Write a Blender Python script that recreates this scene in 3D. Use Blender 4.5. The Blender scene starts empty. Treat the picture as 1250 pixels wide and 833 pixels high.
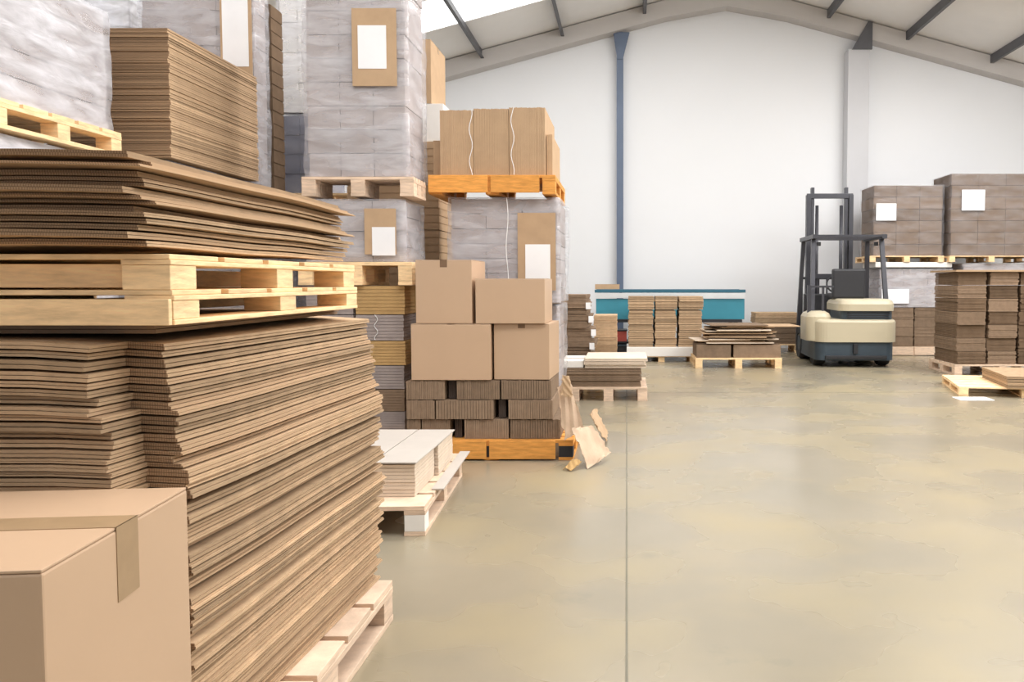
import bpy, bmesh, math, random
from mathutils import Vector, Matrix, noise
R = random.Random(7)
rad = math.radians
C = bpy.context.scene.collection

# ------------------------------------------------------------------ camera
cam = bpy.data.cameras.new('camera'); cam_o = bpy.data.objects.new('camera', cam); C.objects.link(cam_o)
cam.sensor_width = 36.0
cam.lens = 36.0 * 1000 / 1250
cam.shift_x = -140 / 1250
cam.shift_y = -21.5 / 1250
cam_o.location = (0, 0, 1.2)
cam_o.rotation_euler = (rad(90) - math.atan(50 / 1000), 0, 0)
cam.clip_start = 0.05
bpy.context.scene.camera = cam_o
vs = bpy.context.scene.view_settings
vs.view_transform = 'Standard'; vs.look = 'None'; vs.gamma = 1.0; vs.use_curve_mapping = False
vs.exposure = 0.10

# ------------------------------------------------------------------ light
w = bpy.data.worlds.new('world'); bpy.context.scene.world = w; w.use_nodes = True
w.node_tree.nodes['Background'].inputs['Color'].default_value = (0.97, 0.98, 1.0, 1)
w.node_tree.nodes['Background'].inputs['Strength'].default_value = 0.50

def area(loc, sx, sy, power, rot=(0, 0, 0), col=(1, 0.99, 0.98)):
    l = bpy.data.lights.new('fill_light', 'AREA'); l.shape = 'RECTANGLE'; l.size = sx; l.size_y = sy
    l.energy = power; l.color = col
    o = bpy.data.objects.new('fill_light', l); C.objects.link(o); o.location = loc; o.rotation_euler = rot
    return o
# unseen area lamps added below the roof in place of daylight, strongest from the right
area((4.8, 4.0, 4.9), 3.4, 1.8, 200, (0, rad(38), 0))
area((5.6, 8.0, 5.0), 3.4, 1.8, 240, (0, rad(36), 0))
area((0.6, 7.2, 5.9), 3.6, 1.6, 130)
area((-0.6, 11.0, 5.3), 5.0, 1.2, 78, (rad(8), 0, 0))  # added wash lamp brightening the back wall
area((6.2, 11.0, 5.0), 5.0, 1.2, 200, (rad(14), 0, 0))  # second added wash lamp for the dimmer right part of the wall
area((-0.2, 2.6, 5.2), 3.0, 1.6, 130)  # overhead lamp added to brighten the near box top

# ------------------------------------------------------------------ materials
def nodes(name):
    m = bpy.data.materials.new(name); m.use_nodes = True
    nt = m.node_tree
    return m, nt, nt.nodes['Principled BSDF'], nt.nodes['Material Output']
def N(nt, t, **kw):
    n = nt.nodes.new(t)
    for k, v in kw.items():
        if k in n.inputs: n.inputs[k].default_value = v
        else: setattr(n, k, v)
    return n
def mixcol(nt, fac, a, b):
    n = nt.nodes.new('ShaderNodeMix'); n.data_type = 'RGBA'
    for s, v in ((n.inputs[6], a), (n.inputs[7], b), (n.inputs[0], fac)):
        if hasattr(v, 'links') or hasattr(v, 'is_linked'): nt.links.new(v, s)
        else: s.default_value = v
    return n.outputs[2]
def ramp(nt, sock, p0, p1):
    n = nt.nodes.new('ShaderNodeMapRange'); nt.links.new(sock, n.inputs[0])
    n.inputs[1].default_value = p0; n.inputs[2].default_value = p1
    return n.outputs[0]
def c4(c): return (c[0], c[1], c[2], 1)
def scl(c, k): return (c[0]*k, c[1]*k, c[2]*k, 1)

def mat_basic(name, col, rough=0.6, metal=0.0, var=0.12, scale=6.0, bump=0.0, stretch=(1, 1, 1), rand=0.0, spec=0.5):
    m, nt, b, out = nodes(name)
    tc = N(nt, 'ShaderNodeTexCoord'); mp = N(nt, 'ShaderNodeMapping'); mp.inputs['Scale'].default_value = stretch
    nt.links.new(tc.outputs['Object'], mp.inputs[0])
    nz = N(nt, 'ShaderNodeTexNoise', Scale=scale, Detail=5.0, Roughness=0.6); nt.links.new(mp.outputs[0], nz.inputs['Vector'])
    f = ramp(nt, nz.outputs[0], 0.3, 0.7)
    c = mixcol(nt, f, scl(col, 1 - var), scl(col, 1 + var))
    if rand:
        oi = N(nt, 'ShaderNodeObjectInfo')
        hs = N(nt, 'ShaderNodeHueSaturation'); nt.links.new(c, hs.inputs['Color'])
        mr = nt.nodes.new('ShaderNodeMapRange'); nt.links.new(oi.outputs['Random'], mr.inputs[0])
        mr.inputs[3].default_value = 1 - rand; mr.inputs[4].default_value = 1 + rand
        nt.links.new(mr.outputs[0], hs.inputs['Value']); c = hs.outputs[0]
    nt.links.new(c, b.inputs['Base Color'])
    b.inputs['Roughness'].default_value = rough; b.inputs['Metallic'].default_value = metal
    b.inputs['Specular IOR Level'].default_value = spec
    if bump:
        bp = N(nt, 'ShaderNodeBump', Strength=bump, Distance=0.01); nt.links.new(nz.outputs[0], bp.inputs['Height'])
        nt.links.new(bp.outputs[0], b.inputs['Normal'])
    return m

M = {}
M['kraft'] = mat_basic('cardboard_kraft', (0.50, 0.345, 0.215), 0.8, var=0.06, scale=9, rand=0.05, spec=0.15)
M['carton'] = mat_basic('cardboard_box', (0.54, 0.365, 0.235), 0.42, var=0.03, scale=3, rand=0.03, spec=0.9)
M['sheet'] = mat_basic('cardboard_sheet', (0.50, 0.35, 0.22), 0.85, var=0.16, scale=14, rand=0.28, bump=0.2, stretch=(1, 1, 3), spec=0.1)
M['sheet_mid'] = mat_basic('cardboard_mid', (0.36, 0.26, 0.18), 0.85, var=0.12, scale=16, rand=0.14, bump=0.2, spec=0.1)
def mat_flute_shade():  # flute lines, with the shade of front edges darkened into the colour
    m, nt, b, out = nodes('corrugation_edge_shade')
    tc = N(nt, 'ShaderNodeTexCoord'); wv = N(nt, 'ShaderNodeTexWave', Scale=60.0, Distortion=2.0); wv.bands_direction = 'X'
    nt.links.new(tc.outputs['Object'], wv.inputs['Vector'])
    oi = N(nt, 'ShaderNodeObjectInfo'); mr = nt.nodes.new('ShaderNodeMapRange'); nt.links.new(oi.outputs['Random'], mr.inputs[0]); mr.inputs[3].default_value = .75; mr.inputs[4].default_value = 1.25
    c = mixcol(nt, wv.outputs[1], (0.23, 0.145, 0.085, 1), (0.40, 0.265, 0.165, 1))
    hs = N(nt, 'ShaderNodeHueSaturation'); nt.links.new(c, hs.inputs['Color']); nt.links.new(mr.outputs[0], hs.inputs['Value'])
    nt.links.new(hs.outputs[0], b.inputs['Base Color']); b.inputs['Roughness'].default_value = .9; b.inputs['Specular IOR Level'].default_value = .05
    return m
M['flute_shade'] = mat_flute_shade()
M['torn_card'] = mat_basic('torn_cardboard', (0.58, 0.43, 0.31), 0.85, var=0.10, scale=10, rand=0.05, spec=0.1)
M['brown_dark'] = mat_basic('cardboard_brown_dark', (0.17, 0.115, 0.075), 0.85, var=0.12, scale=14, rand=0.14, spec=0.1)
M['gap_shade'] = mat_basic('gap_shade_fill', (0.07, 0.05, 0.04), 0.85, var=0.1)  # near-black tone that paints the shade between packs
M['pale_board'] = mat_basic('pale_board', (0.50, 0.455, 0.41), 0.7, var=0.04, scale=5)
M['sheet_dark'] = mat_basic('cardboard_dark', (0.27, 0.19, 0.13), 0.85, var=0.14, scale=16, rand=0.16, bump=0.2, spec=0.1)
M['sheet_pale'] = mat_basic('cardboard_pale', (0.72, 0.60, 0.48), 0.8, var=0.08, scale=8, rand=0.06, spec=0.15)
M['grey_card'] = mat_basic('cardboard_grey', (0.38, 0.325, 0.31), 0.8, var=0.12, scale=10, rand=0.08, spec=0.1)
M['yellow_card'] = mat_basic('cardboard_yellow', (0.56, 0.36, 0.16), 0.8, var=0.10, scale=10, rand=0.08, spec=0.1)
M['white_card'] = mat_basic('cardboard_white', (0.86, 0.83, 0.79), 0.6, var=0.03, scale=5, rand=0.02)
M['blue_card'] = mat_basic('cardboard_blue_grey', (0.13, 0.14, 0.20), 0.6, var=0.15, scale=5)
M['paper'] = mat_basic('paper', (0.9, 0.9, 0.92), 0.6, var=0.02)
M['tape'] = mat_basic('packing_tape', (0.36, 0.24, 0.135), 0.3, var=0.05, scale=30)
M['tape_old'] = mat_basic('packing_tape_dark', (0.20, 0.12, 0.07), 0.35, var=0.1, scale=30)
M['strap'] = mat_basic('white_strap', (0.9, 0.9, 0.9), 0.35, var=0.02)
M['wood'] = mat_basic('pallet_wood', (0.92, 0.66, 0.38), 0.7, var=0.22, scale=5, bump=0.3, stretch=(2, 2, 12), rand=0.10, spec=0.2)
M['wood_pale'] = mat_basic('pallet_wood_pale', (0.74, 0.56, 0.42), 0.7, var=0.18, scale=5, bump=0.3, stretch=(2, 2, 12), rand=0.10, spec=0.2)
M['wood_orange'] = mat_basic('pallet_wood_orange', (0.72, 0.33, 0.08), 0.65, var=0.2, scale=5, bump=0.3, stretch=(2, 2, 12), rand=0.08, spec=0.2)
M['wall'] = mat_basic('wall_paint', (0.82, 0.83, 0.85), 0.7, var=0.012, scale=0.6, spec=0.2)
M['roof'] = mat_basic('roof_panel', (0.86, 0.84, 0.82), 0.6, var=0.04, scale=0.8, spec=0.2)
M['rafter'] = mat_basic('rafter_paint', (0.56, 0.53, 0.51), 0.6, var=0.04, scale=1)
M['purlin'] = mat_basic('purlin_steel', (0.10, 0.10, 0.11), 0.5, var=0.1, scale=3)
M['post_grey'] = mat_basic('post_grey_paint', (0.58, 0.58, 0.60), 0.6, var=0.03, scale=1)
M['post_blue'] = mat_basic('post_blue_paint', (0.12, 0.16, 0.24), 0.45, var=0.08, scale=2)
M['teal'] = mat_basic('teal_paint', (0.05, 0.27, 0.36), 0.4, var=0.08, scale=3)
M['teal_dark'] = mat_basic('teal_dark_paint', (0.03, 0.13, 0.19), 0.4, var=0.08, scale=3)
M['roller'] = mat_basic('roller_steel', (0.8, 0.82, 0.83), 0.3, metal=0.3, var=0.03)
M['red'] = mat_basic('red_paint', (0.45, 0.08, 0.06), 0.5, var=0.08)
M['cream'] = mat_basic('cream_enamel', (0.52, 0.46, 0.33), 0.35, var=0.03, scale=2)
M['fork_dark'] = mat_basic('dark_blue_grey_paint', (0.04, 0.06, 0.08), 0.45, var=0.15, scale=4)
M['black'] = mat_basic('black_plastic', (0.02, 0.02, 0.024), 0.5, var=0.1, scale=5)
M['mast'] = mat_basic('mast_steel', (0.06, 0.06, 0.07), 0.4, metal=0.4, var=0.1, scale=5)
M['rubber'] = mat_basic('tyre_rubber', (0.025, 0.025, 0.025), 0.8, var=0.1, scale=10)
M['lens'] = mat_basic('red_lamp_lens', (0.5, 0.05, 0.03), 0.25, var=0.02)

def mat_floor():
    m, nt, b, out = nodes('floor_epoxy')
    tc = N(nt, 'ShaderNodeTexCoord')
    n1 = N(nt, 'ShaderNodeTexNoise', Scale=0.8, Detail=4.0, Roughness=0.5); nt.links.new(tc.outputs['Object'], n1.inputs['Vector'])
    n2 = N(nt, 'ShaderNodeTexNoise', Scale=1.4, Detail=3.0, Roughness=0.45); nt.links.new(tc.outputs['Object'], n2.inputs['Vector'])
    c = mixcol(nt, ramp(nt, n1.outputs[0], 0.25, 0.8), (0.255, 0.225, 0.165, 1), (0.335, 0.29, 0.215, 1))
    c = mixcol(nt, ramp(nt, n2.outputs[0], 0.42, 1.0), c, (0.41, 0.325, 0.17, 1))
    n3 = N(nt, 'ShaderNodeTexNoise', Scale=2.2, Detail=6.0, Roughness=0.6); nt.links.new(tc.outputs['Object'], n3.inputs['Vector'])
    c = mixcol(nt, ramp(nt, n3.outputs[0], 0.62, 0.85), c, (0.20, 0.19, 0.15, 1))
    nt.links.new(c, b.inputs['Base Color'])
    rr = nt.nodes.new('ShaderNodeMapRange'); nt.links.new(n2.outputs[0], rr.inputs[0])
    rr.inputs[1].default_value = 0.3; rr.inputs[2].default_value = 0.7; rr.inputs[3].default_value = 0.20; rr.inputs[4].default_value = 0.34
    nt.links.new(rr.outputs[0], b.inputs['Roughness'])
    b.inputs['Specular IOR Level'].default_value = 0.55
    return m
M['floor'] = mat_floor()
M['joint'] = mat_basic('floor_joint', (0.17, 0.155, 0.11), 0.5)

def mat_skylight():
    m, nt, b, out = nodes('skylight_sheet')
    b.inputs['Base Color'].default_value = (0.9, 0.9, 0.9, 1)
    b.inputs['Emission Color'].default_value = (1, 1, 1, 1); b.inputs['Emission Strength'].default_value = 2.2
    return m
M['skylight'] = mat_skylight()

def mat_film(name, dens, seed):
    m, nt, b, out = nodes(name)
    tc = N(nt, 'ShaderNodeTexCoord'); mp = N(nt, 'ShaderNodeMapping'); mp.inputs['Scale'].default_value = (1.4, 1.4, 5.0)
    mp.inputs['Location'].default_value = (seed, seed, seed); mp.inputs['Rotation'].default_value = (0.25, 0.2, 0)
    nt.links.new(tc.outputs['Object'], mp.inputs[0])
    nz = N(nt, 'ShaderNodeTexNoise', Scale=2.2, Detail=5.0, Roughness=0.5); nz.inputs['Distortion'].default_value = 0.35
    nt.links.new(mp.outputs[0], nz.inputs['Vector'])
    bp = N(nt, 'ShaderNodeBump', Strength=0.55, Distance=0.03); nt.links.new(nz.outputs[0], bp.inputs['Height'])
    b.inputs['Base Color'].default_value = (0.88, 0.88, 0.94, 1); b.inputs['Roughness'].default_value = 0.14
    b.inputs['Specular IOR Level'].default_value = 0.8
    nt.links.new(bp.outputs[0], b.inputs['Normal'])
    tr = N(nt, 'ShaderNodeBsdfTransparent'); mx = N(nt, 'ShaderNodeMixShader')
    mr = nt.nodes.new('ShaderNodeMapRange'); nt.links.new(nz.outputs[0], mr.inputs[0])
    mr.inputs[1].default_value = 0.35; mr.inputs[2].default_value = 0.70
    mr.inputs[3].default_value = dens * 0.55; mr.inputs[4].default_value = min(1, dens * 1.5)
    nt.links.new(mr.outputs[0], mx.inputs[0]); nt.links.new(tr.outputs[0], mx.inputs[1]); nt.links.new(b.outputs[0], mx.inputs[2])
    nt.links.new(mx.outputs[0], out.inputs['Surface'])
    return m
M['film'] = mat_film('stretch_film', 0.32, 1.0)
M['film_thick'] = mat_film('stretch_film_thick', 0.70, 4.0)
M['film_mid'] = mat_film('stretch_film_mid', 0.50, 12.0)
M['film_faint'] = mat_film('stretch_film_faint', 0.12, 15.0)
M['film_thin'] = mat_film('stretch_film_thin', 0.22, 8.0)

# ------------------------------------------------------------------ helpers
def tag(o, label=None, cat=None, group=None, kind=None):
    if label: o['label'] = label
    if cat: o['category'] = cat
    if group: o['group'] = group
    if kind: o['kind'] = kind
    return o
def thing(name, label, cat, loc=(0, 0, 0), rz=0.0, group=None):
    o = bpy.data.objects.new(name, None); C.objects.link(o); o.empty_display_size = 0.1
    o.location = loc; o.rotation_euler = (0, 0, rz)
    return tag(o, label, cat, group)
def box(bm, x0, x1, y0, y1, z0, z1):
    v = [bm.verts.new(p) for p in ((x0,y0,z0),(x1,y0,z0),(x1,y1,z0),(x0,y1,z0),(x0,y0,z1),(x1,y0,z1),(x1,y1,z1),(x0,y1,z1))]
    for f in ((0,3,2,1),(4,5,6,7),(0,1,5,4),(1,2,6,5),(2,3,7,6),(3,0,4,7)): bm.faces.new([v[i] for i in f])
def tube(bm, pts, r, seg=10):
    pts = [Vector(p) for p in pts]; rings = []
    for i, p in enumerate(pts):
        d = (pts[min(i+1, len(pts)-1)] - pts[max(i-1, 0)]).normalized()
        a = d.orthogonal().normalized() if i == 0 else (a - d*a.dot(d)).normalized()
        b = d.cross(a)
        rings.append([bm.verts.new(p + r*(math.cos(2*math.pi*k/seg)*a + math.sin(2*math.pi*k/seg)*b)) for k in range(seg)])
    for i in range(len(rings)-1):
        for k in range(seg): bm.faces.new((rings[i][k], rings[i][(k+1)%seg], rings[i+1][(k+1)%seg], rings[i+1][k]))
    bm.faces.new(rings[0][::-1]); bm.faces.new(rings[-1])
def obj(name, bm, mat, parent=None, bev=0.0, smooth=False, loc=None, rz=None):
    if bev: bmesh.ops.bevel(bm, geom=bm.edges[:], offset=bev, segments=2, affect='EDGES', profile=0.6)
    bmesh.ops.recalc_face_normals(bm, faces=bm.faces[:])
    me = bpy.data.meshes.new(name); bm.to_mesh(me); bm.free(); me.materials.append(M[mat] if isinstance(mat, str) else mat)
    if smooth:
        for p in me.polygons: p.use_smooth = True
    o = bpy.data.objects.new(name, me); C.objects.link(o)
    if parent: o.parent = parent
    if loc: o.location = loc
    if rz is not None: o.rotation_euler = (0, 0, rz)
    return o
def bobj(name, dims, mat, parent=None, bev=0.0, **k):
    bm = bmesh.new(); box(bm, *dims); return obj(name, bm, mat, parent, bev, **k)
def struct(name, bm, mat, bev=0.0):
    return tag(obj(name, bm, mat, None, bev), kind='structure')
def prism(bm, pts, y0, y1):
    """polygon in XZ extruded along Y"""
    a = [bm.verts.new((p[0], y0, p[1])) for p in pts]; b = [bm.verts.new((p[0], y1, p[1])) for p in pts]
    bm.faces.new(a); bm.faces.new(b[::-1])
    for i in range(len(pts)): bm.faces.new((a[i], b[i], b[(i+1)%len(pts)], a[(i+1)%len(pts)]))
def prism_x(bm, pts, x0, x1):
    """polygon in YZ extruded along X"""
    a = [bm.verts.new((x0, p[0], p[1])) for p in pts]; b = [bm.verts.new((x1, p[0], p[1])) for p in pts]
    bm.faces.new(a); bm.faces.new(b[::-1])
    for i in range(len(pts)): bm.faces.new((a[i], b[i], b[(i+1)%len(pts)], a[(i+1)%len(pts)]))
def slab(bm, xs, ys, t, zf=lambda x, y: 0.0, hole=lambda x, y: False, z=0.0, flute_shade=None):
    """a sheet of thickness t on a grid, cells with hole() true are cut out"""
    lo, hi = {}, {}
    def V(d, i, j, dz):
        if (i, j) not in d: d[(i, j)] = bm.verts.new((xs[i], ys[j], z + dz + zf(xs[i], ys[j])))
        return d[(i, j)]
    nx, ny = len(xs)-1, len(ys)-1
    on = lambda i, j: 0 <= i < nx and 0 <= j < ny and not hole((xs[i]+xs[i+1])/2, (ys[j]+ys[j+1])/2)
    for i in range(nx):
        for j in range(ny):
            if not on(i, j): continue
            bm.faces.new([V(hi, a, b, t) for a, b in ((i,j),(i+1,j),(i+1,j+1),(i,j+1))])
            bm.faces.new([V(lo, a, b, 0) for a, b in ((i,j+1),(i+1,j+1),(i+1,j),(i,j))])
            for (di, dj, a, b) in ((0,-1,(i,j),(i+1,j)),(1,0,(i+1,j),(i+1,j+1)),(0,1,(i+1,j+1),(i,j+1)),(-1,0,(i,j+1),(i,j))):
                if not on(i+di, j+dj):
                    fc = bm.faces.new((V(lo, *a, 0), V(lo, *b, 0), V(hi, *b, t), V(hi, *a, t)))
                    if flute_shade is not None and dj == -1 and ys[j] >= flute_shade: fc.material_index = 1
def lin(a, b, n, extra=()):
    s = sorted(set([round(a + (b-a)*i/n, 4) for i in range(n+1)] + [round(e, 4) for e in extra]))
    return s

ONES = ['', 'first', 'second', 'third', 'fourth', 'fifth', 'sixth', 'seventh', 'eighth', 'ninth', 'tenth', 'eleventh', 'twelfth', 'thirteenth',
        'fourteenth', 'fifteenth', 'sixteenth', 'seventeenth', 'eighteenth', 'nineteenth']
TENS = {2: ('twenty', 'twentieth'), 3: ('thirty', 'thirtieth'), 4: ('forty', 'fortieth'), 5: ('fifty', 'fiftieth'), 6: ('sixty', 'sixtieth')}
def nth(k):
    if k < 20: return ONES[k]
    return TENS[k//10][1] if k % 10 == 0 else TENS[k//10][0] + '-' + ONES[k % 10]
def which(k, n):
    """where the k-th of n (from below) lies"""
    if n == 1: return ''
    if k == 0: return ', lowest one'
    if k == n-1: return ', topmost one'
    return ', %s from the top' % nth(n-k) if n-k <= n//2+1 else ', %s from the bottom' % nth(k+1)
def sheets(n, z0, pitch, x0, x1, y0, y1, label, group, mat='sheet', jx=0.01, jy=0.01, rz=0.0, jr=0.004, wave=0.0,
           notch=None, xoff=lambda k: 0.0, plies=2, name='flattened_carton', mats=None, fill=0.9, nx=6, ny=8, seed=3.0, lip=0.0, vary=0.0, deep=0.0, rise=None, flute_shade=None):
    """n flattened cartons lying on each other: each one an object of its own"""
    cx, cy = (x0+x1)/2, (y0+y1)/2
    out = []
    ps = [1+R.uniform(-1, 1)*vary for k in range(n)]; q = n/sum(ps); ps = [p*q*pitch for p in ps]
    z = z0
    for k in range(n):
        P_ = ps[k]
        ax0, ax1 = x0-cx, x1-cx; ay0, ay1 = y0-cy, y1-cy
        bm = bmesh.new()
        dx0, dx1, dy0, dy1 = (R.uniform(-1, 1)*jx, R.uniform(-1, 1)*jx, R.uniform(-1, 1)*jy, R.uniform(-1, 1)*jy)
        if deep and R.random() < .22: dx1 -= R.uniform(.3, 1)*deep; dy0 += R.uniform(.3, 1)*deep
        ex, ey = (), ()
        hole = lambda x, y: False
        if notch:
            nxx, nyy = notch[0]-cx, notch[1]-cy
            jn = R.uniform(-.006, .006)
            ex = (nxx+jn,); ey = (nyy,)
            hole = lambda x, y, a=nxx+jn, b=nyy: (x > a and y < b)
        def zf(x, y, k=k):
            return wave*(math.sin(math.pi*k/n) if rise is None else 1)*noise.noise(Vector((x*1.7+seed, y*1.7, k*0.012+seed))) - lip*(k/n)*max(0, (x-ax1+0.25)/0.25)
        inx = [ax0+(ax1-ax0)*i/nx for i in range(1, nx)]; iny = [ay0+(ay1-ay0)*i/ny for i in range(1, ny)]
        xs = sorted(set([round(v, 4) for v in [ax0+dx0, ax1+dx1] + inx + list(ex)])); ys = sorted(set([round(v, 4) for v in [ay0+dy0, ay1+dy1] + iny + list(ey)]))
        fl = None if flute_shade is None else flute_shade-cy
        if plies == 2:
            t = P_*fill*0.44
            slab(bm, xs, ys, t, zf, hole, flute_shade=fl)
            s_ = R.uniform(0.001, 0.006)
            xs2 = [x for x in xs]; xs2[-1] -= s_
            ys2 = [y for y in ys]; ys2[0] += s_
            slab(bm, xs2, ys2, t, zf, hole, z=t + P_*fill*0.08, flute_shade=fl)
        else:
            slab(bm, xs, ys, P_*fill, zf, hole, flute_shade=fl)
        mt = mat if not mats else R.choice(mats)
        o = obj(name, bm, mt)
        if flute_shade is not None: o.data.materials.append(M['flute_shade'])
        o.location = (cx + xoff(k), cy, z); z += P_
        o.rotation_euler = (0, 0, rz + R.uniform(-1, 1)*jr)
        tag(o, label + which(k, n), 'flattened carton', group)
        out.append(o)
    return out

def pallet(label, x0, x1, y0, y1, z0=0.0, H=0.144, mat='wood', rz=0.0, bottom=True, fascia=None, core=False, group=None, nd=5, solid=False, ends=None):
    cx, cy = (x0+x1)/2, (y0+y1)/2
    t = thing('wooden_pallet', label, 'pallet', (cx, cy, z0), rz, group)
    W, D = (x1-x0)/2, (y1-y0)/2
    td, ts, tb = H*0.15, H*0.15, (H*0.15 if bottom else 0)
    zb = H-td-ts
    bw = 0.10
    for i in range(nd):
        wv = (2*D-(nd-1)*0.03)/nd; ya = -D + i*(wv+0.03)
        bobj('deck_board', (-W+R.uniform(0,.004), W-R.uniform(0,.004), ya, ya+wv, H-td, H), mat, t, 0.002)
    for s in (-1, 0, 1):
        xa = s*(W-bw/2)
        bobj('stringer_board', (xa-bw/2, xa+bw/2, -D, D, H-td-ts, H-td-0.0005), mat, t, 0.002)
        if bottom: bobj('bottom_board', (xa-bw/2, xa+bw/2, -D, D, 0, tb), mat, t, 0.002)
        for q in (-1, 0, 1):
            yb = q*(D-0.05)
            b = bobj('block', (xa-bw/2+.002, xa+bw/2-.002, yb-0.05, yb+0.05, tb+.0005 if bottom else 0, H-td-ts-.0005), ends if (ends and q < 0) else mat, t, 0.002)
            if ends and q < 0: b['label'] = 'white painted block end'
    if core:
        for xa in (-W*.45, W*.45): bobj('light_block_board', (xa-.012, xa+.012, -D+.12, D-.02, tb+.001, H-td-ts-.001), mat, t, .002)  # inner boards added to block light through the pallet openings
    if fascia:
        for (za, zc, ins) in fascia:
            bobj('side_board', (-W+.01, W-bw-0.005 if ins > .02 else W-.004, -D-0.014+ins, -D+ins-.001, za, zc), mat, t, 0.002)
    if solid:
        bobj('side_board', (-W, -0.03, -D-0.022, -D-0.001, 0.012, H-0.004), mat, t, 0.003)
        bobj('side_board', (-0.01, W-.12, -D-0.022, -D-0.001, 0.012, H-0.004), mat, t, 0.003)
    return t

def pack(label, x0, x1, y0, y1, z0, z1, mat='sheet_dark', n=8, axis='z', group=None, rz=0.0, straps=(), jit=0.004, name='carton_pack', edge=None):
    """a strapped pack of flat cartons: its layers are a surface pattern of one body"""
    cx, cy = (x0+x1)/2, (y0+y1)/2
    t = thing(name, label, 'carton pack', (cx, cy, z0), rz, group)
    bm = bmesh.new(); W, D, H = (x1-x0)/2, (y1-y0)/2, z1-z0
    for k in range(n):
        j = lambda: R.uniform(-1, 0)*jit
        if axis == 'z': box(bm, -W-j()*0-abs(j()), W+j(), -D-j(), D+j(), H*k/n+.0003, H*(k+.9)/n)
        elif axis == 'x': box(bm, -W+2*W*k/n+.0003, -W+2*W*(k+.9)/n, -D-j(), D+j(), 0, H+j())
        else: box(bm, -W-j(), W+j(), -D+2*D*k/n+.0003, -D+2*D*(k+.9)/n, 0, H+j())
    # the shaded heart of the pack, slightly inside the sheet edges
    box(bm, -W+jit*2, W-jit*2, -D+jit*2, D-jit*2, 0.002, H-.003)
    obj('body', bm, mat, t)
    for s in straps:
        bm = bmesh.new(); a = -W+2*W*s
        pts = []
        for i in range(15):
            zz = .004+(H-.005)*i/14
            pts.append((a + 0.012*math.sin(i*0.9+s*9), -D-0.006, zz))
        pts += [(a, D*.5, H-0.001), (a, D+0.004, H-0.001), (a, D+0.004, 0.004)]
        tube(bm, pts, 0.0028, 6); obj('strap', bm, 'strap', t)
    return t

def carton(label, x0, x1, y0, y1, z0, z1, rz=0.0, group=None, seam='x', tapes='front', mat='carton', tabz=0.05, tapemat='tape', tabmat='tape', tw=0.024):
    """closed cardboard box: body, two top flaps, tape"""
    cx, cy = (x0+x1)/2, (y0+y1)/2
    t = thing('cardboard_box', label, 'cardboard box', (cx, cy, z0), rz, group)
    W, D, H = (x1-x0)/2, (y1-y0)/2, z1-z0
    bobj('body', (-W, W, -D, D, 0, H-.005), mat, t, 0.004)
    if seam == 'x':
        bobj('top_flap', (-W+.001, W-.001, -D+.001, -.002, H-.0045, H), mat, t, .0015)
        bobj('top_flap', (-W+.001, W-.001, .002, D-.001, H-.0045, H), mat, t, .0015)
    else:
        bobj('top_flap', (-W+.001, -.002, -D+.001, D-.001, H-.0045, H), mat, t, .0015)
        bobj('top_flap', (.002, W-.001, -D+.001, D-.001, H-.0045, H), mat, t, .0015)
    e = .0012
    bm = bmesh.new()
    if seam == 'x':
        box(bm, -W-e, W+e, -tw, tw, H, H+e)
        box(bm, W, W+e, -tw, tw, H-tabz, H+e); box(bm, -W-e, -W, -tw, tw, H-tabz, H+e)
    else:
        box(bm, -tw, tw, -D-e, D+e, H, H+e)
        box(bm, -tw, tw, -D-e, -D, H-tabz, H+e); box(bm, -tw, tw, D, D+e, H-tabz, H+e)
    obj('tape', bm, tabmat, t)
    # crease lines of the panels pressed in the long side
    return t

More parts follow.
